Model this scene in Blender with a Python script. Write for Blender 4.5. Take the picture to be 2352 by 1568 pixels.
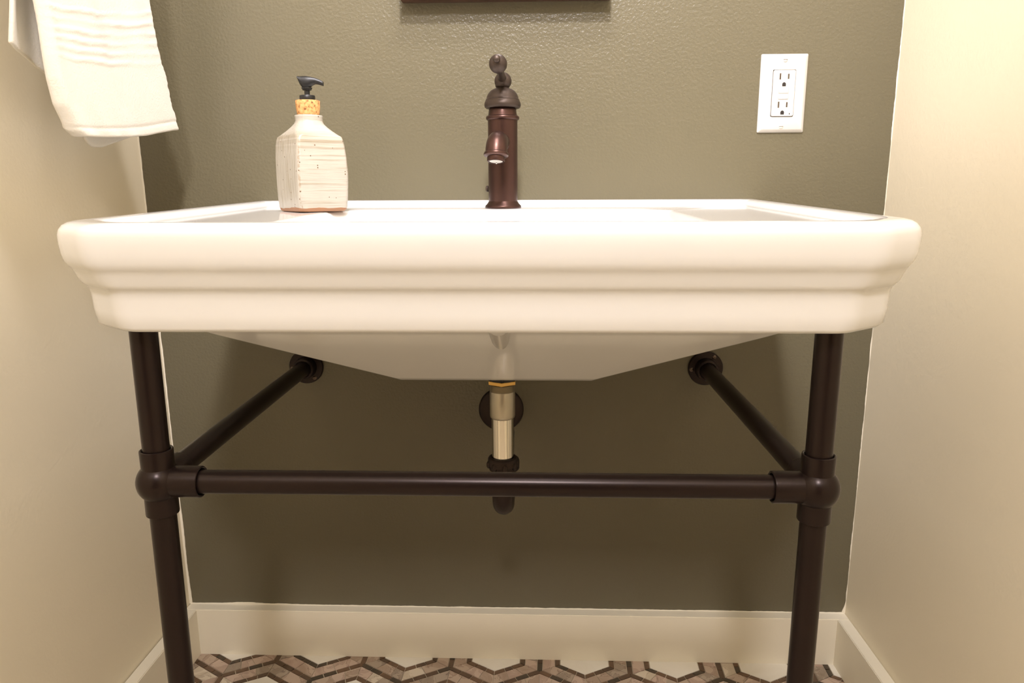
import bpy, bmesh, math, random
from mathutils import Vector, Matrix
random.seed(4)
for o in list(bpy.data.objects): bpy.data.objects.remove(o)
S = bpy.context.scene; C = S.collection
PI = math.pi
# ---------------------------------------------------------------- camera
CAM = Vector((.0216, -1.1842, .8234)); YAW, PITCH, ROLL, FPX = .0338, .2059, -.0040, 1679.8
cyw, syw, cp, sp = math.cos(YAW), math.sin(YAW), math.cos(PITCH), math.sin(PITCH)
fwd = Vector((-syw*cp, cyw*cp, -sp)); rgt = Vector((cyw, syw, 0)); upv = rgt.cross(fwd)
r2 = math.cos(ROLL)*rgt + math.sin(ROLL)*upv; u2 = -math.sin(ROLL)*rgt + math.cos(ROLL)*upv
cd = bpy.data.cameras.new('camera'); cam = bpy.data.objects.new('camera', cd); C.objects.link(cam)
M = Matrix((r2, u2, -fwd)).transposed().to_4x4(); M.translation = CAM; cam.matrix_world = M
cd.sensor_width = 36; cd.lens = FPX/2352*36; cd.clip_start = .01
S.camera = cam
def unp(px, py, axis, val):                      # photo measurement -> point on a world plane
    d = fwd + r2*((px-1176)/FPX) - u2*((py-784)/FPX)
    return CAM + d*((val-CAM[axis])/d[axis])
# ---------------------------------------------------------------- light and exposure
S.view_settings.view_transform = 'Standard'; S.view_settings.look = 'None'
S.view_settings.gamma = 1; S.view_settings.use_curve_mapping = False
S.view_settings.exposure = 0.07
w = bpy.data.worlds.new('world'); S.world = w; w.use_nodes = True
w.node_tree.nodes['Background'].inputs[0].default_value = (1, .9, .75, 1)
w.node_tree.nodes['Background'].inputs[1].default_value = 0
def area(name, loc, target, sx, sy, power, col):
    l = bpy.data.lights.new(name, 'AREA'); l.shape = 'RECTANGLE'; l.size = sx; l.size_y = sy
    l.energy = power; l.color = col
    o = bpy.data.objects.new(name, l); C.objects.link(o); o.location = loc
    o.rotation_euler = (Vector(target)-Vector(loc)).to_track_quat('-Z', 'Y').to_euler(); return o
WARM = (1, .945, .975)
area('ceiling_light', (-.02, -2.12, 2.34), (-.03, 0, .8), .24, .24, 33, WARM)
area('overhead_fill', (-.02, -.85, 2.38), (-.02, -.85, 0), .5, .5, 2, WARM)  # added soft fill without a fixture, lifts the side walls
area('side_wall_fill', (.0, -.42, 1.90), (.0, -.30, .9), .34, .14, 7, WARM)  # added fill, not a real vanity lamp; brightens side walls and upper wall
sl = bpy.data.lights.new('wall_fill_spot', 'SPOT'); sl.energy = 185; sl.color = WARM; sl.spot_size = math.radians(50); sl.spot_blend = 1; sl.shadow_soft_size = .07  # added spot without a fixture, brightens the top of the olive wall
so_ = bpy.data.objects.new('wall_fill_spot', sl); C.objects.link(so_); so_.location = (.03, -1.25, 2.34)
so_.rotation_euler = (Vector((.02, 0, 1.15))-so_.location).to_track_quat('-Z', 'Y').to_euler()

# ---------------------------------------------------------------- materials
def newmat(name):
    m = bpy.data.materials.new(name); m.use_nodes = True
    return m, m.node_tree.nodes, m.node_tree.links, m.node_tree.nodes['Principled BSDF']
def mat(name, col, rough=.5, metal=0, coat=0, spec=.5, var=0, vscale=8, bump=0, bscale=60, bdist=.001, stretch=None, rvar=0):
    m, n, l, b = newmat(name)
    b.inputs['Base Color'].default_value = (*col, 1); b.inputs['Roughness'].default_value = rough
    b.inputs['Metallic'].default_value = metal; b.inputs['Coat Weight'].default_value = coat
    b.inputs['Coat Roughness'].default_value = .08; b.inputs['Specular IOR Level'].default_value = spec
    tc = n.new('ShaderNodeTexCoord'); mp = n.new('ShaderNodeMapping'); l.new(tc.outputs['Object'], mp.inputs[0])
    if stretch: mp.inputs['Scale'].default_value = stretch
    if var or rvar:
        t = n.new('ShaderNodeTexNoise'); t.inputs['Scale'].default_value = vscale; t.inputs['Detail'].default_value = 5
        l.new(mp.outputs[0], t.inputs[0])
        if var:
            r = n.new('ShaderNodeValToRGB'); r.color_ramp.elements[0].position = .3; r.color_ramp.elements[1].position = .7
            r.color_ramp.elements[0].color = (*[c*(1-var) for c in col], 1); r.color_ramp.elements[1].color = (*[min(1, c*(1+var)) for c in col], 1)
            l.new(t.outputs['Fac'], r.inputs[0]); l.new(r.outputs[0], b.inputs['Base Color'])
        if rvar:
            q = n.new('ShaderNodeMapRange'); q.inputs['To Min'].default_value = rough-rvar; q.inputs['To Max'].default_value = rough+rvar
            l.new(t.outputs['Fac'], q.inputs[0]); l.new(q.outputs[0], b.inputs['Roughness'])
    if bump:
        t = n.new('ShaderNodeTexNoise'); t.inputs['Scale'].default_value = bscale; t.inputs['Detail'].default_value = 3
        l.new(mp.outputs[0], t.inputs[0]); q = n.new('ShaderNodeBump'); q.inputs['Strength'].default_value = bump
        q.inputs['Distance'].default_value = bdist; l.new(t.outputs['Fac'], q.inputs['Height']); l.new(q.outputs[0], b.inputs['Normal'])
    return m
OLIVE = mat('olive_wall_paint', (.130, .114, .071), .26, spec=.55, var=.03, vscale=3, bump=.8, bscale=230, bdist=.0009)
CREAM = mat('cream_wall_paint', (.88, .80, .62), .5, var=.015, vscale=4, bump=.35, bscale=200, bdist=.0008)
TRIM = mat('cream_trim_paint', (.86, .80, .65), .42, var=.02, vscale=9, bump=.15, bscale=60)
CAULK = mat('cream_caulk', (.86, .80, .66), .5, bump=.3, bscale=90)
PORC = mat('white_porcelain', (.855, .85, .835), .12, coat=.6, var=.006, vscale=3)
BRONZE = mat('oil_rubbed_bronze', (.021, .0125, .0105), .28, metal=.5, spec=.35, var=.08, vscale=14, bump=.02, bscale=300, bdist=.0003)
FBRONZE = mat('faucet_bronze', (.074, .038, .030), .34, metal=.8, var=.12, vscale=20, bump=.08, bscale=400, bdist=.0004, rvar=.05)
FMATT = mat('matt_faucet_bronze', (.060, .042, .032), .46, metal=.6, var=.12, vscale=30, bump=.1, bscale=500, bdist=.0004)
DBRONZE = mat('dark_trap_bronze', (.028, .017, .013), .42, metal=.6, var=.15, vscale=20)
CHROME = mat('polished_chrome', (.80, .77, .70), .06, metal=1)
NICKEL = mat('dull_nickel', (.52, .48, .39), .38, metal=1, bump=.1, bscale=300, bdist=.0004)
BRASS = mat('brass', (.80, .50, .16), .3, metal=1)
BLACK = mat('black_plastic', (.008, .008, .008), .4, bump=.05, bscale=200)
WHITEP = mat('white_plastic', (.64, .615, .57), .3, spec=.4)
DARK = mat('slot_dark', (.02, .015, .012), .6)
SLOT = mat('slot_shade', (.10, .075, .05), .5, metal=.3)
SCREW = mat('screw_steel', (.12, .09, .07), .3, metal=.9)
RUBBER = mat('aerator_grey', (.62, .60, .54), .35, bump=.4, bscale=500)
WOOD = mat('dark_walnut', (.060, .026, .014), .45, var=.35, vscale=18, stretch=(1, 8, 8), bump=.1, bscale=30)
DOORW = mat('honey_oak', (.55, .27, .10), .4, var=.2, vscale=6, stretch=(8, 8, .6))
GLASS = mat('mirror_glass', (.92, .92, .90), .01, metal=1)
STEELC = mat('ceiling_white', (.85, .82, .74), .7)
BUTTON = mat('button_gap', (.45, .41, .34), .5)
GROUT = mat('sand_grout', (.50, .42, .30), .85, var=.1, vscale=60, bump=.3, bscale=300)

def towel_mat():
    m, n, l, b = newmat('white_terry'); b.inputs['Base Color'].default_value = (.80, .76, .67, 1)
    b.inputs['Roughness'].default_value = .95; b.inputs['Sheen Weight'].default_value = .3; b.inputs['Specular IOR Level'].default_value = .1
    t = n.new('ShaderNodeTexNoise'); t.inputs['Scale'].default_value = 420; t.inputs['Detail'].default_value = 4
    tc = n.new('ShaderNodeTexCoord'); l.new(tc.outputs['Object'], t.inputs[0])
    q = n.new('ShaderNodeBump'); q.inputs['Strength'].default_value = .5; q.inputs['Distance'].default_value = .001
    l.new(t.outputs['Fac'], q.inputs['Height']); l.new(q.outputs[0], b.inputs['Normal'])
    b.inputs['Subsurface Weight'].default_value = .15; b.inputs['Subsurface Radius'].default_value = (.006, .005, .004)
    return m
TERRY = towel_mat()
def cork_mat():
    m, n, l, b = newmat('cork'); b.inputs['Roughness'].default_value = .8
    tc = n.new('ShaderNodeTexCoord'); t = n.new('ShaderNodeTexNoise'); t.inputs['Scale'].default_value = 260; t.inputs['Detail'].default_value = 4
    l.new(tc.outputs['Object'], t.inputs[0]); r = n.new('ShaderNodeValToRGB'); l.new(t.outputs['Fac'], r.inputs[0])
    e = r.color_ramp.elements; e[0].position = .33; e[0].color = (.18, .06, .02, 1); e[1].position = .47; e[1].color = (.60, .30, .10, 1)
    x = e.new(.7); x.color = (.72, .42, .17, 1)
    l.new(r.outputs[0], b.inputs['Base Color'])
    q = n.new('ShaderNodeBump'); q.inputs['Strength'].default_value = .5; q.inputs['Distance'].default_value = .001
    l.new(t.outputs['Fac'], q.inputs['Height']); l.new(q.outputs[0], b.inputs['Normal']); return m
CORK = cork_mat()
def glaze_mat():
    # off-white glaze with brushed lines, small brown specks and a bare terracotta foot
    m, n, l, b = newmat('speckled_cream_glaze'); b.inputs['Coat Weight'].default_value = .25; b.inputs['Coat Roughness'].default_value = .25
    tc = n.new('ShaderNodeTexCoord'); ob = tc.outputs['Object']
    def noise(scale, detail, st=None, rough=.5):
        mp = n.new('ShaderNodeMapping'); l.new(ob, mp.inputs[0])
        if st: mp.inputs['Scale'].default_value = st
        t = n.new('ShaderNodeTexNoise'); t.inputs['Scale'].default_value = scale; t.inputs['Detail'].default_value = detail; t.inputs['Roughness'].default_value = rough
        l.new(mp.outputs[0], t.inputs[0]); return t.outputs['Fac']
    def math_(op, a, c=None, v=None):
        k = n.new('ShaderNodeMath'); k.operation = op
        for i, s in enumerate((a, c)):
            if s is None: continue
            if isinstance(s, (int, float)): k.inputs[i].default_value = s
            else: l.new(s, k.inputs[i])
        return k.outputs[0]
    def mix(f, a, c):
        k = n.new('ShaderNodeMix'); k.data_type = 'RGBA'; l.new(f, k.inputs[0])
        for i, s in ((6, a), (7, c)):
            if isinstance(s, tuple): k.inputs[i].default_value = (*s, 1)
            else: l.new(s, k.inputs[i])
        return k.outputs[2]
    def ramp(f, a, c):
        k = n.new('ShaderNodeMapRange'); k.inputs['From Min'].default_value = a; k.inputs['From Max'].default_value = c; l.new(f, k.inputs[0]); return k.outputs[0]
    sep = n.new('ShaderNodeSeparateXYZ'); l.new(ob, sep.inputs[0]); X, Y, Z = sep.outputs
    # front/back faces (|y| large) brushed sideways, side faces brushed up and down
    hor = noise(9, 4, (1.5, 1.5, 48)); ver = noise(9, 4, (40, 40, 1.5))
    side = math_('GREATER_THAN', math_('SUBTRACT', math_('ABSOLUTE', X), math_('ABSOLUTE', Y)), 0)
    lines = n.new('ShaderNodeMix'); lines.data_type = 'FLOAT'; l.new(side, lines.inputs[0]); l.new(hor, lines.inputs[2]); l.new(ver, lines.inputs[3])
    body = math_('MULTIPLY', ramp(Z, .104, .096), ramp(Z, .002, .006))
    ln = math_('MULTIPLY', ramp(lines.outputs[0], .52, .68), body)
    base = mix(noise(30, 3), (.41, .375, .31), (.50, .465, .395))
    c = mix(math_('MULTIPLY', ln, .6), base, (.28, .235, .155))
    topw = math_('MULTIPLY', ramp(Z, .075, .098), ramp(Z, .106, .098))
    c = mix(math_('MULTIPLY', math_('MULTIPLY', topw, ramp(hor, .4, .6)), .55), c, (.25, .19, .11))
    edge = math_('SUBTRACT', math_('ABSOLUTE', X), math_('ABSOLUTE', Y))
    em = math_('MULTIPLY', math_('LESS_THAN', math_('ABSOLUTE', edge), .0022), ramp(noise(160, 3), .5, .6))
    c = mix(math_('MULTIPLY', math_('MULTIPLY', em, body), .5), c, (.30, .21, .12))
    v = n.new('ShaderNodeTexVoronoi'); v.inputs['Scale'].default_value = 120; l.new(ob, v.inputs[0])
    sepc = n.new('ShaderNodeSeparateColor'); l.new(v.outputs['Color'], sepc.inputs[0])
    sp_ = math_('MULTIPLY', math_('LESS_THAN', v.outputs['Distance'], .11), math_('GREATER_THAN', sepc.outputs[0], .60))
    c = mix(sp_, c, (.14, .08, .04))
    foot = math_('LESS_THAN', math_('ADD', Z, math_('MULTIPLY', math_('SUBTRACT', noise(40, 2), .5), .006)), .0048)
    c = mix(foot, c, (.34, .17, .085)); l.new(c, b.inputs['Base Color'])
    rr = n.new('ShaderNodeMix'); rr.data_type = 'FLOAT'; l.new(foot, rr.inputs[0]); rr.inputs[2].default_value = .33; rr.inputs[3].default_value = .8
    l.new(rr.outputs[0], b.inputs['Roughness'])
    q = n.new('ShaderNodeBump'); q.inputs['Strength'].default_value = .7; q.inputs['Distance'].default_value = .0012
    l.new(lines.outputs[0], q.inputs['Height']); l.new(q.outputs[0], b.inputs['Normal']); return m
GLAZE = glaze_mat()
def stone(name, a, bcol, scale, rough=.3, vein=None):
    m, n, l, b = newmat(name); b.inputs['Roughness'].default_value = rough
    gi = n.new('ShaderNodeNewGeometry'); t = n.new('ShaderNodeTexNoise'); t.inputs['Scale'].default_value = scale; t.inputs['Detail'].default_value = 6
    t.inputs['Distortion'].default_value = 1.2
    l.new(gi.outputs['Position'], t.inputs[0]); r = n.new('ShaderNodeValToRGB'); l.new(t.outputs['Fac'], r.inputs[0])
    e = r.color_ramp.elements; e[0].position = .32; e[0].color = (*a, 1); e[1].position = .68; e[1].color = (*bcol, 1)
    if vein:
        x = e.new(.5); x.color = (*[(p+q_)/2 for p, q_ in zip(a, bcol)], 1); y = e.new(.515); y.color = (*vein, 1); z = e.new(.53); z.color = (*bcol, 1)
    l.new(r.outputs[0], b.inputs['Base Color']); return m
WMARB = stone('white_marble', (.78, .73, .62), (.84, .80, .70), 12, .22)
BEIGE = [stone('beige_marble', (.34, .24, .17), (.47, .36, .27), 28, .3, (.24, .16, .11)), stone('pink_beige_marble', (.40, .28, .21), (.54, .41, .32), 30, .3, (.3, .2, .15)),
         stone('pale_beige_marble', (.52, .43, .31), (.66, .57, .44), 26, .3, (.4, .31, .22)), stone('grey_beige_marble', (.26, .20, .145), (.40, .32, .24), 30, .3, (.18, .13, .1))]
BROWN = [stone('dark_brown_marble', (.070, .038, .020), (.115, .066, .036), 40, .28), stone('umber_marble', (.10, .055, .028), (.16, .088, .046), 40, .28), stone('black_brown_marble', (.035, .025, .014), (.075, .05, .03), 40, .28)]

# ---------------------------------------------------------------- helpers
def link(name, me, m, parent=None):
    o = bpy.data.objects.new(name, me); C.objects.link(o)
    if m is not None: me.materials.append(m)
    if parent is not None: o.parent = parent
    return o
def thing(name, label, cat, loc=(0, 0, 0), rotz=0, group=None):
    o = bpy.data.objects.new(name, None); C.objects.link(o); o.location = loc; o.rotation_euler = (0, 0, rotz); o.empty_display_size = .03
    o['label'] = label; o['category'] = cat
    if group: o['group'] = group
    return o
def fin(bm, name, m, parent=None, smooth=True, angle=40, base=None):
    """base: parent origin in world coordinates; verts are given in world coordinates"""
    bmesh.ops.recalc_face_normals(bm, faces=bm.faces)
    if base is None and parent is not None:
        p = parent
        base = Vector((0, 0, 0)); rot = 0
        while p is not None: base = base + p.location; p = p.parent
    if base is not None: bmesh.ops.translate(bm, vec=-Vector(base), verts=bm.verts)
    me = bpy.data.meshes.new(name); bm.to_mesh(me); bm.free()
    if smooth:
        for p in me.polygons: p.use_smooth = True
        try: me.set_sharp_from_angle(angle=math.radians(angle))
        except Exception: pass
    return link(name, me, m, parent)
def frame_axis(d):
    d = Vector(d).normalized(); a = Vector((0, 0, 1)) if abs(d.z) < .9 else Vector((1, 0, 0))
    x = a.cross(d).normalized(); y = d.cross(x); return x, y, d
def add_lathe(bm, prof, origin, axis=(0, 0, 1), seg=40):
    """prof: (radius, height) list along axis"""
    x, y, d = frame_axis(axis); o = Vector(origin); rings = []
    for r, h in prof:
        if r < 1e-6: rings.append([bm.verts.new(o+d*h)])
        else: rings.append([bm.verts.new(o+d*h+(x*math.cos(2*PI*k/seg)+y*math.sin(2*PI*k/seg))*r) for k in range(seg)])
    for a, b in zip(rings, rings[1:]):
        for k in range(seg):
            k2 = (k+1) % seg
            if len(a) == 1 and len(b) == 1: continue
            if len(a) == 1: bm.faces.new((a[0], b[k], b[k2]))
            elif len(b) == 1: bm.faces.new((a[k], a[k2], b[0]))
            else: bm.faces.new((a[k], a[k2], b[k2], b[k]))
    for ring, rev in ((rings[0], 1), (rings[-1], 0)):
        if len(ring) > 1: bm.faces.new(ring[::-1] if rev else ring)
def add_tube(bm, pts, rad, seg=28):
    pts = [Vector(p) for p in pts]; n = len(pts)
    rad = rad if isinstance(rad, (list, tuple)) else [rad]*n
    T = [(pts[min(i+1, n-1)]-pts[max(i-1, 0)]).normalized() for i in range(n)]
    x, y, _ = frame_axis(T[0]); rings = []
    for i in range(n):
        x = (x-T[i]*x.dot(T[i])).normalized(); y = T[i].cross(x)
        rings.append([bm.verts.new(pts[i]+(x*math.cos(2*PI*k/seg)+y*math.sin(2*PI*k/seg))*rad[i]) for k in range(seg)])
    for a, b in zip(rings, rings[1:]):
        for k in range(seg): bm.faces.new((a[k], a[(k+1) % seg], b[(k+1) % seg], b[k]))
    bm.faces.new(rings[0][::-1]); bm.faces.new(rings[-1])
def add_ball(bm, c, r, seg=36, rings=20, sc=(1, 1, 1)):
    bmesh.ops.create_uvsphere(bm, u_segments=seg, v_segments=rings, radius=r, matrix=Matrix.Translation(c) @ Matrix.Diagonal((*sc, 1)))
def add_box(bm, a, b, bev=0, seg=2):
    a, b = Vector(a), Vector(b)
    r = bmesh.ops.create_cube(bm, size=1, matrix=Matrix.Translation((a+b)/2) @ Matrix.Diagonal((*(abs(v) for v in (b-a)), 1)))
    if bev:
        es = set(e for v in r['verts'] for e in v.link_edges)
        bmesh.ops.bevel(bm, geom=list(es), offset=bev, segments=seg, profile=.5, affect='EDGES')
def lathe(name, prof, origin, axis, m, parent, seg=40, angle=40):
    bm = bmesh.new(); add_lathe(bm, prof, origin, axis, seg); return fin(bm, name, m, parent, angle=angle)
def tube(name, pts, r, m, parent, seg=28):
    bm = bmesh.new(); add_tube(bm, pts, r, seg); return fin(bm, name, m, parent)
def box(name, a, b, m, parent=None, bev=0, seg=2):
    bm = bmesh.new(); add_box(bm, a, b, bev, seg); return fin(bm, name, m, parent, angle=35)
def struct(o): o['kind'] = 'structure'; return o
def hexa(name, v8, m, parent=None):
    bm = bmesh.new(); v = [bm.verts.new(p) for p in v8]
    for f in ((0, 1, 2, 3), (4, 5, 6, 7), (0, 1, 5, 4), (1, 2, 6, 5), (2, 3, 7, 6), (3, 0, 4, 7)): bm.faces.new([v[i] for i in f])
    return fin(bm, name, m, parent, smooth=False)

# ---------------------------------------------------------------- the room
LB, LT = -.6052, -.6235        # left wall leans a little: x at the floor and at 2.4 m
RW = .5672; YF = -3.1; ZC = 2.4
def xl(z): return LB+(LT-LB)*z/ZC if z > 0 else LB
struct(box('wall_back', (-.8, 0, -.02), (.8, .1, ZC), OLIVE))
struct(hexa('wall_left', [(LB-.1, YF, 0), (LB, YF, 0), (LB, .0, 0), (LB-.1, .0, 0), (LT-.1, YF, ZC), (LT, YF, ZC), (LT, 0, ZC), (LT-.1, 0, ZC)], CREAM))
struct(box('wall_right', (RW, YF, 0), (RW+.1, 0, ZC), CREAM))
struct(box('ceiling', (-.8, YF-.1, ZC), (.8, .1, ZC+.1), STEELC))
struct(box('wall_front', (-.8, YF-.1, 0), (.8, YF, ZC), CREAM))
box_o = struct(box('doorway_dark_panel', (-.46, YF, .0), (.20, YF+.02, 2.03), DARK))  # unseen dark panel standing in for the unlit doorway opening, no door leaf
door = struct(box('door_1', (.225, YF+.02, .005), (.26, YF+.70, 2.03), DOORW, bev=.003))
for z0, z1 in ((.15, .85), (1.0, 1.9)):
    box('panel', (.215, YF+.12, z0), (.228, YF+.60, z1), DOORW, door, bev=.006)
# floor with mosaic tiles
floor = struct(box('floor', (-.8, YF-.1, -.05), (.8, .1, -.0012), GROUT))
def clip(poly, xa, xb, ya, yb):
    for ax, v, s in ((0, xa, 1), (0, xb, -1), (1, ya, 1), (1, yb, -1)):
        out = []
        for i in range(len(poly)):
            p, q = poly[i-1], poly[i]; dp, dq = (p[ax]-v)*s, (q[ax]-v)*s
            if (dp >= 0) != (dq >= 0):
                t = dp/(dp-dq); out.append((p[0]+(q[0]-p[0])*t, p[1]+(q[1]-p[1])*t))
            if dq >= 0: out.append(q)
        poly = out
        if not poly: return []
    return poly
PITCHX = .1570; ROT = math.radians(-1.9); O0 = Vector((-.3615, .0055))
def lat(i, j):
    p = Vector(((i+.5*(j % 2))*PITCHX, -j*PITCHX*math.sqrt(3)/2)); p.rotate(Matrix.Rotation(ROT, 2)); return O0+p
rot2 = Matrix.Rotation(ROT, 2)
def corner(k, ap):           # pointy-top hexagon corner at apothem ap
    a = math.radians(30+60*k); v = Vector((math.cos(a), math.sin(a)))*(ap/math.cos(PI/6)); v.rotate(rot2); return v
def strip_pieces(c, k, a0, a1, n, jit=.12, mitre=True):
    p0, p1, q0, q1 = corner(k, a0), corner(k+1, a0), corner(k, a1), corner(k+1, a1)
    ts = [0]+[(m+random.uniform(-jit, jit))/n for m in range(1, n)]+[1]
    for t0, t1 in zip(ts, ts[1:]):
        yield [tuple(c+p0.lerp(p1, t0)), tuple(c+q0.lerp(q1, t0)), tuple(c+q0.lerp(q1, t1)), tuple(c+p0.lerp(p1, t1))]
pieces = []; G = .00035
def shrink(poly, g=G):
    cx = sum(p[0] for p in poly)/len(poly); cy = sum(p[1] for p in poly)/len(poly); o = []
    for x, y in poly:
        d = math.hypot(x-cx, y-cy); f = max(0, 1-g*1.6/d) if d else 1; o.append((cx+(x-cx)*f, cy+(y-cy)*f))
    return o
for j in range(0, 6):
    for i in range(-3, 8):
        c = lat(i, j)
        if j == 0 or True:
            pieces.append(([tuple(c+corner(k, .0430)) for k in range(6)], WMARB))
            for k in range(6):
                for p in strip_pieces(c, k, .0432, .0520, 3): pieces.append((p, random.choice((BROWN[0], BROWN[0], BROWN[1], BROWN[2], BROWN[1]))))
                for p in strip_pieces(c, k, .0522, .0732, random.choice((2, 3, 3))): pieces.append((p, random.choice((BEIGE[0], BEIGE[1], BEIGE[1], BEIGE[2], BEIGE[3], BEIGE[0]))))
            for k in (2, 3, 4):
                p0, p1 = corner(k, .0785), corner(k+1, .0785); d = (p1-p0).normalized(); nrm = Vector((-d.y, d.x))*.0046
                for a, b in ((0, .25), (.25, .5), (.5, .75), (.75, 1)):
                    s, e = p0.lerp(p1, a), p0.lerp(p1, b)
                    poly = [tuple(c+s+nrm), tuple(c+s-nrm), tuple(c+e-nrm), tuple(c+e+nrm)]
                    pieces.append((poly, random.choice((BROWN[0], BROWN[1], BROWN[2], BROWN[0]))))
stuff = {}
n_ind = 0
def add_tile(bm, poly, h):
    lo = [bm.verts.new((x, y, -.003)) for x, y in poly]; hi = [bm.verts.new((x, y, h)) for x, y in shrink(poly, .0002)]
    n = len(poly); bm.faces.new(hi)
    for k in range(n): bm.faces.new((lo[k], lo[(k+1) % n], hi[(k+1) % n], hi[k]))
for poly, m in pieces:
    poly = clip(poly, LB+.001, RW-.001, -.70, -.001)
    if len(poly) < 3: continue
    ar = abs(sum(poly[k-1][0]*poly[k][1]-poly[k][0]*poly[k-1][1] for k in range(len(poly))))/2
    if ar < 4e-6: continue
    poly = shrink(poly)
    cy_ = min(p[1] for p in poly); top = max(p[1] for p in poly)
    h = random.uniform(-.0002, .0002)
    if top > -.088 and cy_ < -.020 and n_ind < 298:
        bm = bmesh.new(); add_tile(bm, poly, h); fin(bm, 'tile', m, floor, smooth=False); n_ind += 1
    else:
        stuff.setdefault(m.name, [m, bmesh.new()]); add_tile(stuff[m.name][1], poly, h)
jm = bpy.data.meshes.new('tile_field'); allbm = bmesh.new(); idx = 0; mats = []
for m, bm in stuff.values():
    tmp = bpy.data.meshes.new('t'); bm.to_mesh(tmp); bm.free(); n0 = len(allbm.faces); allbm.from_mesh(tmp); allbm.faces.ensure_lookup_table()
    for f in allbm.faces[n0:]: f.material_index = idx
    mats.append(m); idx += 1; bpy.data.meshes.remove(tmp)
allbm.to_mesh(jm); allbm.free(); tf = link('tile_field', jm, None, floor); [jm.materials.append(m) for m in mats]; tf['kind'] = 'stuff'
# baseboards
ZB, TB = .0885, .0205
def baseboard(name, a, b, c, d):          # footprint corners in order, two on the wall side
    bm = bmesh.new(); lo = [bm.verts.new((x, y, 0)) for x, y in (a, b, c, d)]; hi = [bm.verts.new((x, y, ZB)) for x, y in (a, b, c, d)]
    bm.faces.new(lo[::-1]); bm.faces.new(hi)
    for k in range(4): bm.faces.new((lo[k], lo[(k+1) % 4], hi[(k+1) % 4], hi[k]))
    te = [e for e in bm.edges if all(v.co.z > .05 for v in e.verts)]
    bmesh.ops.bevel(bm, geom=te, offset=.0012, segments=2, affect='EDGES')
    return struct(fin(bm, name, TRIM, angle=30))
baseboard('baseboard_back', (LB, 0), (LB, -TB), (RW, -TB), (RW, 0))
baseboard('baseboard_left', (LB, -TB), (LB, YF), (LB+TB, YF), (LB+TB, -TB))
baseboard('baseboard_right', (RW-TB, -TB), (RW-TB, YF), (RW, YF), (RW, -TB))
# uneven caulk and paint lines along the edges of the olive wall
def ribbon(name, P, D, n, base, amp, th=.0014, bumps=()):
    P0, P1 = Vector(P[0]), Vector(P[1]); D = Vector(D); bm = bmesh.new(); rows = []
    w_ = 0
    for i in range(n+1):
        t = i/n; w_ = .75*w_+.25*random.uniform(-1, 1)*2.2
        wd = max(.0004, base+amp*w_ + sum(h*math.exp(-((t-c)/s)**2) for c, s, h in bumps))
        p = P0.lerp(P1, t)
        rows.append([bm.verts.new(p), bm.verts.new(p+Vector((0, -th, 0))), bm.verts.new(p+D*wd+Vector((0, -th*.6, 0))), bm.verts.new(p+D*wd)])
    for a, b in zip(rows, rows[1:]):
        for k in range(4): bm.faces.new((a[k], a[(k+1) % 4], b[(k+1) % 4], b[k]))
    return struct(fin(bm, name, CAULK))
ribbon('trim_1', ((xl(ZB), 0, ZB), (xl(1.3), 0, 1.3)), (1, 0, 0), 260, .0016, .0005, bumps=((.0, .05, .003), (.12, .06, .0018)))
ribbon('trim_2', ((RW, 0, ZB), (RW, 0, 1.3)), (-1, 0, 0), 300, .0009, .0006, bumps=((.0, .01, .005),))
ribbon('trim_3', ((LB, 0, ZB), (RW, 0, ZB)), (0, 0, 1), 320, .0012, .0005, bumps=((.085, .03, .0028), (.14, .015, .001)))

# ---------------------------------------------------------------- sink (one ceramic casting)
TILT = .0212
def rz(y): return .8062+TILT*y            # height of the rim plane
def ring_pts(corners, radii, na=7, ne=8):
    """rounded polygon, always the same number of points"""
    n = len(corners); out = []
    arcs = []
    for i in range(n):
        p, a, b = Vector(corners[i]), Vector(corners[i-1]), Vector(corners[(i+1) % n])
        u, v = (a-p).normalized(), (b-p).normalized(); ang = u.angle(v); r = radii[i]
        t = min(r/math.tan(ang/2), (a-p).length*.49, (b-p).length*.49); s, e = p+u*t, p+v*t
        arc = []
        for k in range(na):
            f = k/(na-1); arc.append((1-f)**2*s+2*f*(1-f)*(s*.18+e*.18+p*.64)+f*f*e if False else (1-f)**2*s+2*f*(1-f)*p+f*f*e)
        arcs.append(arc)
    for i in range(n):
        out += arcs[i]; a, b = arcs[i][-1], arcs[(i+1) % n][0]
        out += [a.lerp(b, k/(ne+1)) for k in range(1, ne+1)]
    return out
def hexrect(x0, x1, yb, yf, cx, cyy, bx=.0, by=.0):   # rectangle with cut front corners (and cut back corners)
    return [(x0+bx, yb), (x0, yb-by), (x0, yf+cyy), (x0+cx, yf), (x1-cx, yf), (x1, yf+cyy), (x1, yb-by), (x1-bx, yb)]
SX0, SX1, SYF = -.4315, .3725, -.545
def sink_ring(o, oy=None, cx=.050, cyy=.036):
    oy = o if oy is None else oy
    c = hexrect(SX0+o, SX1-o, -.0005 if o < .009 or True else 0, SYF+oy, cx, cyy, .003, .003)
    return ring_pts(c, [.004, .004, .035, .035, .035, .035, .004, .004])
SC = Vector((-.0295, 0))
bm = bmesh.new(); rings = []
def addring(pts, zf):
    rings.append([bm.verts.new((p.x, p.y, zf(p.y) if callable(zf) else zf)) for p in pts])
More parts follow.
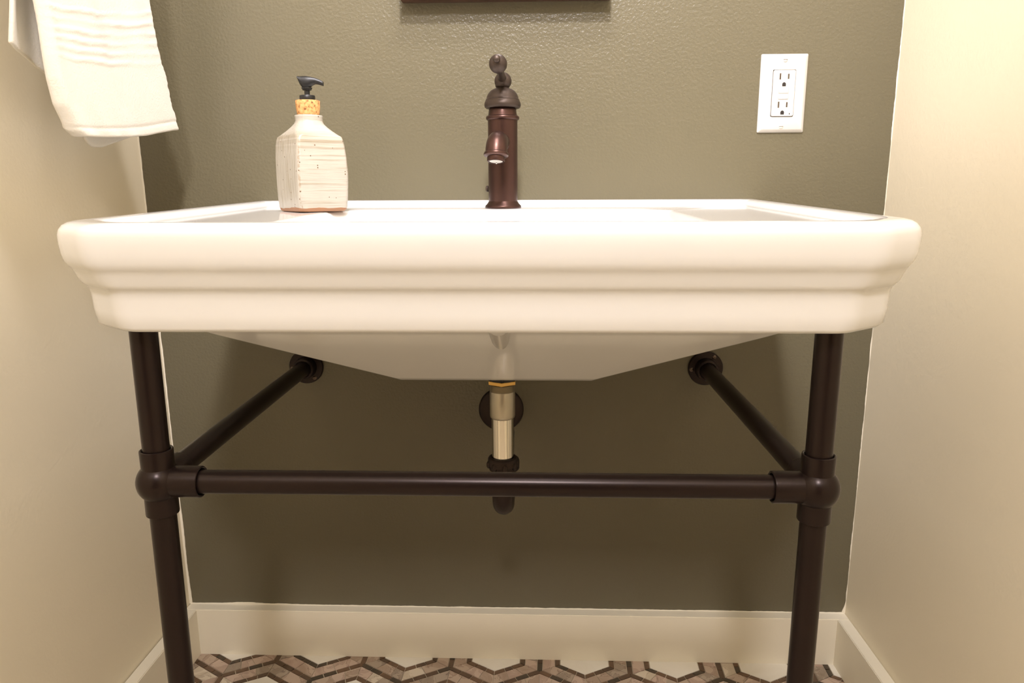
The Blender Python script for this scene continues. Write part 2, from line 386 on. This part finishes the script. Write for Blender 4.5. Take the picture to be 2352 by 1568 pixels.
outer = [(.032, .032, -.1000), (.0260, .0275, -.1030), (.0195, .0240, -.1022), (.0158, .0215, -.0985), (.0143, .0202, -.085), (.0138, .0194, -.072), (.0134, .0186, -.0668),
         (.0126, .0172, -.0635), (.0114, .0150, -.0610), (.0102, .0134, -.0592), (.0088, .0121, -.0565), (.0074, .0104, -.0520), (.0062, .0088, -.0480),
         (.0055, .0075, -.0452), (.0045, .0060, -.0430), (.0034, .0040, -.0405), (.0018, .0020, -.036), (.0006, .0008, -.029), (0, 0, -.020), (0, 0, -.0120),
         (.0010, .0010, -.0075), (.0032, .0032, -.0038), (.0065, .0065, -.0014), (.0110, .0110, -.0003), (.0150, .0150, 0)]
for ox, oy, dz in outer: addring(sink_ring(ox, oy), lambda y, d=dz: rz(y)+d)
def inner(o, ob, z):      # the back ledge is set in from the wall edge
    c = hexrect(SX0+o, SX1-o, -ob, SYF+o, .046, .034, .010, .008)
    return ring_pts(c, [.006, .006, .03, .03, .03, .03, .006, .006]), z
for o, ob, dz in ((.022, .016, -.0002), (.027, .021, -.0012), (.031, .025, -.0035), (.034, .029, -.0065), (.038, .033, -.0082), (.045, .040, -.0086)):
    p, _ = inner(o, ob, dz); addring(p, lambda y, d=dz: rz(y)+d)
def basin(x0, x1, yb, yf, ch=.035, r=.02):
    c = hexrect(x0, x1, yb, yf, ch, ch, ch, ch); return ring_pts(c, [r]*8)
for o, z in ((-.006, -.0086), (0, -.0092), (.004, -.0115), (.008, -.018), (.014, -.035), (.026, -.075), (.040, -.108)):
    addring(basin(-.262+o, .203-o, -.137-o*.6, -.472+o), lambda y, d=z: rz(y)+d)
for x0, x1, yb, yf, z in ((-.205, .146, -.172, -.410, .678), (-.160, .10, -.185, -.34, .640), (-.10, .05, -.195, -.28, .625), (-.035, -.014, -.212, -.232, .621)):
    addring(basin(x0, x1, yb, yf, (x1-x0)*.12, .01), z)
for a, b in zip(rings, rings[1:]):
    n = len(a)
    for k in range(n): bm.faces.new((a[k], a[(k+1) % n], b[(k+1) % n], b[k]))
bm.faces.new(rings[-1])
first = rings[0]; rings = []
# underside: shallow flange then the tapered bowl
def under(x0, x1, yb, yf, z, ch=.004, r=.006):
    c = hexrect(x0, x1, yb, yf, ch, ch, ch, ch); rings.append([bm.verts.new((p.x, p.y, z(p.y) if callable(z) else z)) for p in ring_pts(c, [r]*8)])
rings.append(first)
under(SX0+.045, SX1-.045, -.02, SYF+.044, lambda y: rz(y)-.090, .04, .02)
under(-.425, .362, -.03, -.460, lambda y: .706, .012, .012)
under(-.337, .2775, -.065, -.400, lambda y: .6655, .006, .008)
under(-.168, .108, -.098, -.287, lambda y: .5885, .006, .010)
under(-.160, .100, -.104, -.279, lambda y: .5835, .006, .010)
under(-.150, .090, -.112, -.268, lambda y: .5825, .006, .010)
for a, b in zip(rings, rings[1:]):
    n = len(a)
    for k in range(n): bm.faces.new((a[k], b[k], b[(k+1) % n], a[(k+1) % n]))
bm.faces.new(rings[-1])
sink = thing('sink', 'wide white porcelain sink with stepped front apron resting on bronze console legs', 'sink', (-.03, -.27, .70))
so = fin(bm, 'basin', PORC, sink, angle=50)
# overflow hump on the front of the bowl
bm = bmesh.new(); pts = [Vector((-.0185, -.300, .607)), Vector((-.0185, -.345, .638)), Vector((-.0185, -.375, .6545)), Vector((-.0185, -.42, .676))]
add_tube(bm, [(-.0185, -.325, .634), (-.0185, -.345, .645), (-.0185, -.38, .662), (-.0185, -.42, .682)], [.003, .0105, .0125, .0125], 24)
fin(bm, 'overflow_channel', PORC, sink)

# ---------------------------------------------------------------- console leg frame
XL, XR, YL, ZJ = -.3641, .3007, -.4915, .5312
frame = thing('console_frame', 'dark bronze tubular console stand with ball joints holding up the sink', 'sink stand', (-.03, YL, 0))
RL = .0130
for x in (XL, XR):
    bm = bmesh.new(); add_tube(bm, [(x, YL, .002), (x, YL, .20), (x, YL, .45), (x, YL, .700)], RL, 36); fin(bm, 'leg', BRONZE, frame)
    lathe('foot', [(.026, 0), (.026, .004), (.020, .008), (.0155, .012), (.0155, .02), (0.013, .022)], (x, YL, 0), (0, 0, 1), BRONZE, frame)
    bm = bmesh.new(); add_ball(bm, (x, YL, ZJ), .0225); bj = fin(bm, 'ball_joint', BRONZE, frame)
    s = 1 if x < 0 else -1
    cprof = [(RL, .010), (.0160, .0105), (.0162, .0335), (.0160, .0345), (.0150, .0350), (.0138, .0345), (.0136, .030)]
    for ax, sc in (((0, 0, 1), 1), ((0, 0, -1), 1.0), ((s, 0, 0), 1.27), ((0, 1, 0), 1.2)):
        lathe('collar', [(r, h*sc) for r, h in cprof], (x, YL, ZJ), ax, BRONZE, bj, 36)
tube('front_bar', [(XL+.018, YL, ZJ), (-.15, YL, ZJ+.0003), (.1, YL, ZJ), (XR-.018, YL, ZJ)], .0122, BRONZE, frame, 36)
for x in (XL, XR):
    tube('side_bar', [(x, YL+.018, ZJ), (x, -.3, ZJ+.0005), (x, -.006, ZJ+.001)], .0125, BRONZE, frame, 36)
    fl = lathe('wall_flange', [(.0285, 0), (.0285, .0035), (.0275, .0050), (.0185, .0056), (.0178, .0075), (.0175, .020), (.0168, .0215), (.0140, .0220), (.0130, .020)], (x, -.0002, ZJ+.001), (0, -1, 0), BRONZE, frame, 48)
    for a in ((57, 184, -58) if x > 0 else (-53, 67, 187)):
        a = math.radians(a); p = (x+.0232*math.cos(a), -.0048, ZJ+.001+.0232*math.sin(a))
        bm = bmesh.new(); add_lathe(bm, [(.0036, 0), (.0036, .0010), (.0026, .0020), (.0012, .0022), (.0010, .0012), (0, .0011)], p, (0, -1, 0), 18); fin(bm, 'screw', SCREW, fl)

# ---------------------------------------------------------------- drain
XD, YD = -.0245, -.220
drain = thing('drain_pipe', 'sink drain of brass nut, chrome tailpiece and dark trap running to the wall', 'drain pipe', (XD, YD, .36))
bm = bmesh.new(); add_lathe(bm, [(.0205, 0), (.0208, .0008), (.0208, .0040), (.0205, .0048)], (XD, YD, .5640), seg=6); fin(bm, 'nut', BRASS, drain, smooth=False)
lathe('washer', [(.0185, 0), (.0195, .001), (.0195, .0135)], (XD, YD, .5688), (0, 0, 1), BLACK, drain)
prof = []
for k in range(12): prof += [(.0163, k*.00085), (.0170, k*.00085+.0004)]
lathe('threaded_collar', prof, (XD, YD, .5530), (0, 0, 1), NICKEL, drain, 48, angle=20)
lathe('drain_body', [(.0153, 0), (.0168, .0015), (.0174, .004), (.0174, .0375), (.0170, .0385)], (XD, YD, .5148), (0, 0, 1), NICKEL, drain, 48)
lathe('tailpiece', [(.0150, 0), (.0150, .0630)], (XD, YD, .452), (0, 0, 1), CHROME, drain, 64)
bm = bmesh.new(); prof = [(.0165, 0), (.0190, .001), (.0190, .006), (.0205, .0075), (.0208, .016), (.0196, .0185), (.0178, .0195), (.0158, .0192), (.0152, .017)]
add_lathe(bm, prof, (XD, YD, .4390), seg=40)
for k in range(8):
    a = 2*PI*k/8+.2; p = Vector((XD+.0195*math.cos(a), YD+.0195*math.sin(a), .4475)); add_ball(bm, p, .0038, 10, 8, (1, 1, 1.5))
fin(bm, 'slip_nut', DBRONZE, drain)
rb = .034; pts = [(XD, YD, .445), (XD, YD, .42), (XD, YD, .41)]
zc = .4095
pts += [(XD, YD+rb-rb*math.cos(a*PI/14), zc-rb*math.sin(a*PI/14)) for a in range(1, 14)]
pts += [(XD, YD+2*rb, zc), (XD, YD+2*rb, .424)]
pts += [(XD-.002, YD+2*rb+.035-.035*math.cos(a*PI/12), .424+.035*math.sin(a*PI/12)) for a in range(1, 7)]
pts += [(XD-.008, -.06, .4594), (XD-.0125, -.002, .4594)]
tube('trap', pts, .0153, DBRONZE, drain, 32)
bm = bmesh.new(); add_lathe(bm, [(.0200, 0), (.0215, .002), (.0215, .014), (.0200, .017), (.0155, .018)], (XD, YD+2*rb, .413), seg=32); fin(bm, 'trap_nut', DBRONZE, drain)
lathe('wall_escutcheon', [(.0378, 0), (.0378, .002), (.0350, .0055), (.026, .0095), (.0175, .0115), (.0160, .016), (.0153, .0162)], (-.0370, -.0002, .4594), (0, -1, 0), DBRONZE, drain, 56)

# ---------------------------------------------------------------- faucet
FX, FY = -.0275, -.092; FZ = rz(FY)-.0084; K = .000610
faucet = thing('faucet', 'dark bronze single-hole faucet with domed cap and ball-tipped lever on sink deck', 'faucet', (FX, FY, FZ))
A = (FX, FY, FZ); Z = (0, 0, 1)
def dz_(p): return [(r, h if h < .1408 else .1400+(h-.1408)*.80) for r, h in p]
lathe('base_ring', [(.0262, 0), (.0266, .0010), (.0266, .0026), (.0260, .0034), (.0232, .0062), (.0214, .0090), (.0208, .0100)], A, Z, FBRONZE, faucet, 56)
lathe('body', [(.0208, .008), (.0212, .012), (.0213, .030), (.0213, .121), (.0216, .1236), (.0228, .1240), (.0238, .1254), (.0240, .1270), (.0234, .1288), (.0222, .1296), (.0208, .1300), (.0203, .1325), (.0196, .1385), (.0188, .1400), (.0180, .1402), (.0180, .146)], A, Z, FBRONZE, faucet, 56, angle=60)
cap = lathe('domed_cap', dz_([(.0170, .1425), (.0205, .1412), (.0238, .1408), (.0255, .1425), (.0262, .1460), (.0259, .1495), (.0248, .1530), (.0240, .1550), (.0241, .1556), (.0232, .1562), (.0226, .1600), (.0208, .1650), (.0180, .1695), (.0148, .1725), (.0112, .1745), (.0092, .1755), (.0088, .1765), (.0098, .1775), (.0104, .1795), (.0100, .1815)]), A, Z, FMATT, faucet, 56, angle=65)
# lever: swivel ball over the cap, arm rising towards the room, ball end with a small finial
b1 = Vector((FX+.0008, FY, FZ+.1772)); b2 = unp(1144, 147, 1, FY-.048)
bm = bmesh.new(); dv = (b2-b1).normalized(); L = (b2-b1).length
add_ball(bm, b1, .0122)
add_lathe(bm, [(.0068, .004), (.0060, .012), (.0052, .020), (.0052, L*.62), (.0064, L-.014), (.0090, L-.010), (.0118, L-.004), (.0124, L), (.0118, L+.0045), (.0098, L+.0085), (.0062, L+.0112), (.0046, L+.0120), (.0046, L+.0135), (.0052, L+.0150), (.0050, L+.0170), (.0036, L+.0188), (0, L+.0195)], b1, dv, 40)
fin(bm, 'lever', FMATT, faucet, angle=60)
# spout: leaves the body towards the room, turns down to a ringed outlet
e = unp(1138, 352, 1, FY-.062); zr_ = unp(1147, 328, 1, FY-.02).z
dirv = (Vector((e.x, e.y, 0))-Vector((FX, FY, 0))).normalized()
def sp_pt(d, z): return Vector((FX, FY, 0))+dirv*d+Vector((0, 0, z))
pts = [sp_pt(.012, zr_), sp_pt(.024, zr_+.001), sp_pt(.036, zr_+.001)]; rad = [.0125, .0130, .0142]
for k in range(1, 9):
    a = k/8*math.radians(82); pts.append(sp_pt(.036+.0205*math.sin(a), zr_+.001-.0205*(1-math.cos(a)))); rad.append(.0145+.0008*k/8)
bm = bmesh.new(); add_tube(bm, pts, rad, 40); sp_o = fin(bm, 'spout', FBRONZE, faucet, angle=50)
end = pts[-1]; dn = (pts[-1]-pts[-2]).normalized()
lathe('spout_ring', [(.0150, -.002), (.0166, -.001), (.0174, .0010), (.0170, .0028), (.0150, .0042), (.0124, .0050), (.0124, .0100), (.0118, .0112), (.0098, .0112), (.0096, .0095)], end, dn, FBRONZE, sp_o, 44)
lathe('aerator', [(.0097, .0070), (.0097, .0100), (.0088, .0107), (0, .0107)], end, dn, RUBBER, sp_o, 32)
bm = bmesh.new(); add_ball(bm, end+dn*.0122+Vector((.001, -.006, -.0005)), .0013, 12, 8, (1, 1, 1.4)); WAT = mat('water', (.9, .9, .88), .02); WAT.node_tree.nodes['Principled BSDF'].inputs['Transmission Weight'].default_value = 1
fin(bm, 'water_drop', WAT, sp_o)
lathe('spout_flange', [(.0128, .0195), (.0138, .0200), (.0140, .0225), (.0132, .0240), (.0112, .0245)], (FX, FY, zr_+.0005), dirv, FBRONZE, sp_o, 40)
lathe('side_knob', [(.003, .018), (.003, .0225), (.0042, .0228), (.0046, .0240), (.0040, .0256), (0, .0262)], (FX, FY, FZ+.0275), (-1, .25, 0), FMATT, faucet, 24)

# ---------------------------------------------------------------- soap dispenser
ZM = [(0, 0), (.1045, .1000), (.1366, .1268), (.1562, .1458), (.1630, .1524), (.1740, .1610), (.1910, .1768), (.3, .28)]
def zm(z):
    for (a, x), (b, y) in zip(ZM, ZM[1:]):
        if z <= b: return x+(y-x)*(z-a)/(b-a)
BX, BY = -.2860, -.167; BZ = rz(BY)-.0085
soap = thing('soap_dispenser', 'square speckled cream stoneware soap bottle with cork and black pump', 'soap dispenser', (BX, BY, BZ), math.radians(43))
def rsq(h, r, n=10):                         # rounded square ring with half width h, corner radius r
    out = []
    for q_ in range(4):
        a0 = q_*PI/2; cx_, cy_ = (h-r)*(1 if q_ in (0, 3) else -1), (h-r)*(1 if q_ in (0, 1) else -1)
        for k in range(n): a = a0+PI/2*k/(n-1); out.append((cx_+r*math.cos(a), cy_+r*math.sin(a)))
        if True:
            nx = ((h-r)*(1 if (q_+1) % 4 in (0, 3) else -1), (h-r)*(1 if (q_+1) % 4 in (0, 1) else -1)); a1 = a0+PI/2
            s = out[-1]; t_ = (nx[0]+r*math.cos(a1), nx[1]+r*math.sin(a1))
            for k in range(1, 6): out.append((s[0]+(t_[0]-s[0])*k/6, s[1]+(t_[1]-s[1])*k/6))
    return out
U = .000600
prof = [(.026, .026*.7, 0), (.0335, .012, .0002), (.0352, .010, .0020), (.0360, .0085, .006), (.0366, .0070, .020), (.0369, .0060, .040), (.0369, .0056, .055), (.0362, .0054, .075), (.0350, .0054, .092), (.0340, .0056, .0990), (.0332, .0068, .1028), (.0312, .012, .1058),
        (.0262, .016, .1125), (.0220, .0175, .1185), (.0190, .0178, .1235), (.0180, .018, .1275), (.0182, .0182, .1325), (.0186, .0186, .1350), (.0182, .0182, .1362), (.0165, .0165, .1366), (.0158, .0158, .1350), (.0155, .0155, .120)]
bm = bmesh.new(); rr_ = []
for h, r, z in prof:
    wob = lambda x, y: 1+.008*math.sin(70*z+3*math.atan2(y, x))
    ring = rsq(h, min(r, h*.9999)); rr_.append([bm.verts.new((x*wob(x, y), y*wob(x, y), zm(z))) for x, y in ring])
for a, b in zip(rr_, rr_[1:]):
    n = len(a)
    for k in range(n): bm.faces.new((a[k], a[(k+1) % n], b[(k+1) % n], b[k]))
bm.faces.new(rr_[0][::-1]); bm.faces.new(rr_[-1])
fin(bm, 'bottle', GLAZE, soap, base=(0, 0, 0), angle=60)
def slathe(name, prof, org, axis, m, parent, seg=40):
    bm = bmesh.new(); add_lathe(bm, [(r, zm(h)) for r, h in prof], org, axis, seg); return fin(bm, name, m, parent, base=(0, 0, 0))
slathe('cork', [(.0143, .1310), (.0145, .1360), (.0158, .1480), (.0162, .1555), (.0158, .1562), (.010, .1563)], (0, 0, 0), Z, CORK, soap)
head = slathe('pump', [(.0100, .1560), (.0102, .1566), (.0102, .1622), (.0097, .1630), (.0046, .1630), (.0036, .1640), (.0036, .1715), (.0055, .1716), (.0062, .1726), (.0062, .1740), (.0070, .1742), (.0070, .1754), (.0055, .1756), (.0055, .1760)], (0, 0, 0), Z, BLACK, soap)
bm = bmesh.new()                              # actuator head with a nozzle turned to the right and slightly forward
na = math.radians(-43+2); nd = Vector((math.cos(na), math.sin(na), 0)); sd = Vector((-nd.y, nd.x, 0))
secs = [(-.0118, .1903, .0005, .0040), (-.0112, .1895, .0014, .0058), (-.0080, .1850, .0055, .0062), (-.0045, .1826, .0082, .0064), (.0000, .1822, .0086, .0064), (.0040, .1828, .0074, .0060), (.0075, .1842, .0054, .0052), (.0120, .1845, .0040, .0042), (.0165, .1832, .0035, .0037), (.0200, .1818, .0032, .0034), (.0222, .1806, .0028, .0030)]
rg = []
for d, zc_, hz, hw in secs:
    rg.append([bm.verts.new(nd*d+sd*(hw*math.copysign(abs(math.cos(a))**.7, math.cos(a)))+Vector((0, 0, zm(zc_)+hz*math.copysign(abs(math.sin(a))**.7, math.sin(a))))) for a in [2*PI*k/20 for k in range(20)]])
for a, b in zip(rg, rg[1:]):
    for k in range(20): bm.faces.new((a[k], a[(k+1) % 20], b[(k+1) % 20], b[k]))
bm.faces.new(rg[0][::-1]); bm.faces.new(rg[-1])
fin(bm, 'pump_head', BLACK, soap, base=(0, 0, 0), angle=50)

# ---------------------------------------------------------------- electrical outlet
pc = Vector((.3608+.035, 0, .9064+.0572))
outlet = thing('wall_outlet', 'white electrical outlet cover plate with two sockets on olive wall', 'outlet', pc)
bm = bmesh.new(); hw, hh = .0350, .0572
lv = [(hw, hh, 0), (hw, hh, .0018), (hw-.0006, hh-.0006, .0026), (hw-.0042, hh-.0042, .0052), (hw-.0050, hh-.0050, .0055), (.0174, .0344, .0055), (.0172, .0342, .0048), (.0172, .0342, .0010)]
rg = [[bm.verts.new(pc+Vector((x, -d, z))) for x, z in [(p.x, p.y) for p in ring_pts([(-a, b), (-a, -b), (a, -b), (a, b)], [.002]*4, 5, 1)]] for a, b, d in lv]
for a, b in zip(rg, rg[1:]):
    n = len(a)
    for k in range(n): bm.faces.new((a[k], a[(k+1) % n], b[(k+1) % n], b[k]))
bm.faces.new(rg[0][::-1]); bm.faces.new(rg[-1])
fin(bm, 'cover_plate', WHITEP, outlet, angle=25)
bm = bmesh.new(); rg = [[bm.verts.new(pc+Vector((p.x, -d, p.y))) for p in ring_pts([(-a, b), (-a, -b), (a, -b), (a, b)], [.0028]*4, 6, 1)] for a, b, d in ((.0165, .0335, .003), (.0165, .0335, .0066), (.0161, .0331, .0070), (.010, .025, .0070))]
for a, b in zip(rg, rg[1:]):
    n = len(a)
    for k in range(n): bm.faces.new((a[k], a[(k+1) % n], b[(k+1) % n], b[k]))
bm.faces.new(rg[-1]); rec = fin(bm, 'receptacle', WHITEP, outlet, angle=25)
def obox(name, x, z, w_, h_, d0, d1, m, par, bev=0): return box(name, pc+Vector((x-w_/2, -d1, z-h_/2)), pc+Vector((x+w_/2, -d0, z+h_/2)), m, par, bev)
for dz in (0, -.0410):  # slots and ground holes: dark solids painted in for the shade inside
    obox('slot', -.0063, .0243+dz, .0023, .0090, .004, .0071, SLOT, rec); obox('slot', .0061, .0243+dz, .0023, .0074, .004, .0071, SLOT, rec)
    bm = bmesh.new(); pts = [(.0026*math.cos(a)*1.1, .0032*math.sin(a)+.0002) for a in [PI*k/10 for k in range(11)]]+[(-.0026, -.0026), (.0026, -.0026)]
    lo = [bm.verts.new(pc+Vector((x, -.004, .0125+dz+z))) for x, z in pts]; hi = [bm.verts.new(pc+Vector((x, -.0071, .0125+dz+z))) for x, z in pts]
    bm.faces.new(hi)
    for k in range(len(pts)): bm.faces.new((lo[k], lo[(k+1) % len(pts)], hi[(k+1) % len(pts)], hi[k]))
    fin(bm, 'ground_hole', DARK, rec, smooth=False)
obox('button_gap_shade', 0, .0038, .0153, .0084, .005, .00705, BUTTON, rec); obox('button_gap_shade', 0, -.0054, .0153, .0074, .005, .00705, BUTTON, rec)  # darker boxes paint the shaded gap round each button
obox('test_button', 0, .0038, .0145, .0076, .005, .0076, WHITEP, rec, .0004); obox('reset_button', 0, -.0054, .0145, .0066, .005, .0078, WHITEP, rec, .0004)
obox('indicator_light', .0108, -.0300, .0012, .0022, .005, .0071, DARK, rec)
for dz in (.0484, -.0484):
    sc = lathe('cover_screw', [(.0035, 0), (.0035, .0010), (.0030, .0014), (0, .0015)], pc+Vector((0, -.0050, dz)), (0, -1, 0), WHITEP, outlet, 24)
    obox('screw_slot', 0, dz, .0062, .0006, .006, .0066, SLOT, sc)  # dark strip painted for the shade in the screw groove

# ---------------------------------------------------------------- mirror
mx0, mx1, mz0, mz1, md = -.1825, .1305, 1.0985, 1.62, .030
mir = thing('mirror', 'dark walnut framed mirror hung on olive wall above the faucet', 'mirror', ((mx0+mx1)/2, 0, mz0))
fw = .035
for a, b in (((mx0, -md, mz0), (mx1, -.0005, mz0+fw)), ((mx0, -md, mz1-fw), (mx1, -.0005, mz1)), ((mx0, -md, mz0+fw), (mx0+fw, -.0005, mz1-fw)), ((mx1-fw, -md, mz0+fw), (mx1, -.0005, mz1-fw))):
    box('frame_rail', a, b, WOOD, mir, bev=.002)
box('mirror_glass', (mx0+fw-.003, -.018, mz0+fw-.003), (mx1-fw+.003, -.012, mz1-fw+.003), GLASS, mir)

# ---------------------------------------------------------------- towel on a bar
def interp(pts, t):
    for (a, x), (b, y) in zip(pts, pts[1:]):
        if t <= b or (b, y) == pts[-1]: return x+(y-x)*(t-a)/(b-a)
XT = -.512; BARZ = 1.335; BARX = -.530
towel = thing('hand_towel', 'white hand towel with ribbed border hanging beside left wall', 'towel', (XT, -.2, BARZ))
Lp = [(-700, -30), (0, 89), (46, 97.6), (129, 110), (179, 119), (239, 135), (272, 151.5), (298, 163), (316, 196)]
Rp = [(-700, 262), (0, 346), (69, 357), (110, 364), (147, 373), (172, 382), (216, 389), (248, 396), (280, 405), (300, 409)]
bot = [(0, 312), (.1, 314.5), (.25, 315.5), (.5, 315), (.7, 312), (.85, 305), (.95, 300), (1, 299)]
NU, NV = 60, 150
bm = bmesh.new(); g = []
ltop = -470
for j in range(NV+1):
    row = []; t = j/NV
    for i in range(NU+1):
        u = i/NU; pb = interp(bot, u); py = ltop+(pb-ltop)*t
        # left edge curls in to the lower corner
        xa = interp(Lp, min(py, 298) if py < 298 else 298)+(0 if py < 298 else (py-298)*1.2); xb = interp(Rp, py)
        if u > .97 and i == NU: xb += random.uniform(-1.8, 1.8)
        px = xa+(xb-xa)*u
        p = unp(px, py, 0, XT)
        fold = .0035*math.sin(u*5.2+.6)+.0022*math.sin(u*13+p.z*9)+.001*math.sin(u*29+p.z*20)
        fold *= 1-.3*t
        for c_ in (22, 46, 70, 92, 114, 136):       # ribbed border
            yy = py-(math.sin(u*3)*12-6)+u*-18+6+1.6*math.sin(u*19+py*.05)
            fold += (.0012+.0007*math.sin(c_*1.7+u*7)) * (1 if .05 < u < 1 else .3)*math.exp(-((yy-c_)/3.2)**2)
        yy = py-pb+20
        fold -= .0014*math.exp(-(yy/3)**2)
        if u < .06: fold -= .010*(1-u/.06)**2
        row.append(bm.verts.new(p+Vector((fold, 0, 0))))
    g.append(row)
# carry the sheet up to the bar and over it
topz = [v.co.copy() for v in g[0]]
for j in range(NV):
    for i in range(NU): bm.faces.new((g[j][i], g[j][i+1], g[j+1][i+1], g[j+1][i]))
def over(i):
    p = topz[i]; o = []
    for k in range(1, 9):
        a = PI*k/8; o.append(Vector((BARX+(p.x-BARX)*math.cos(a), p.y, p.z+.014*math.sin(a))))
    return o
prev = g[0]; tops = [over(i) for i in range(NU+1)]
for k in range(8):
    cur = [bm.verts.new(tops[i][k]) for i in range(NU+1)]
    for i in range(NU): bm.faces.new((cur[i], cur[i+1], prev[i+1], prev[i]))
    prev = cur
def solid(o, th, lv=0):
    s = o.modifiers.new('solid', 'SOLIDIFY'); s.thickness = th; s.offset = 0
    b = o.modifiers.new('sub', 'SUBSURF'); b.levels = 1; b.render_levels = 1
f1 = fin(bm, 'front_layer', TERRY, towel, angle=180); solid(f1, .0048)
XB = -.5445
bm = bmesh.new()
Bb = [(0, 10, 99), (.05, 20, 104), (.1, 34, 112), (.2, 76, 140), (.32, 119, 184), (.45, 150, 250), (.55, 182, 306), (.62, 200, 330), (.68, 214, 338), (.75, 236, 339), (.85, 264, 327), (.93, 300, 315), (1, 325, 306)]
NU2, NV2 = 56, 70; g2 = []
def bb(u):
    for a, b in zip(Bb, Bb[1:]):
        if u <= b[0]+1e-9: f = (u-a[0])/(b[0]-a[0]); return a[1]+(b[1]-a[1])*f, a[2]+(b[2]-a[2])*f
for j in range(NV2+1):
    row = []; t = j/NV2
    for i in range(NU2+1):
        u = i/NU2; bx_, by_ = bb(u); tx, ty = -12+u*(262+12), -470
        if by_ < 0: pass
        s_ = t; px = tx+(bx_-tx)*s_; py = ty+(by_-ty)*s_
        if u < .2: px += 9*math.sin(PI*min(1, s_))*(1-u/.2)
        p = unp(px, py, 0, XB)
        fold = .006*math.exp(-((u-.03)/.07)**2)-.006*math.exp(-((u-.22)/.06)**2)+.002*math.sin(u*20+t*3)
        row.append(bm.verts.new(p+Vector((fold, 0, 0))))
    g2.append(row)
for j in range(NV2):
    for i in range(NU2): bm.faces.new((g2[j][i], g2[j][i+1], g2[j+1][i+1], g2[j+1][i]))
f2 = fin(bm, 'back_layer', TERRY, towel, angle=180); solid(f2, .0045)
bz = topz[NU//2].z+.004
bar = thing('towel_bar', 'dark bronze wall bar that the white hand towel hangs over', 'towel bar', (BARX, -.2, bz))
tube('bar', [(BARX, .0-.03, bz), (BARX, -.25, bz), (BARX, -.55, bz)], .006, BRONZE, bar)
for y in (-.04, -.54):
    lathe('bar_post', [(.018, 0), (.018, .006), (.008, .010), (.008, .09)], (xl(bz)+.0002, y, bz), (1, 0, 0), BRONZE, bar)
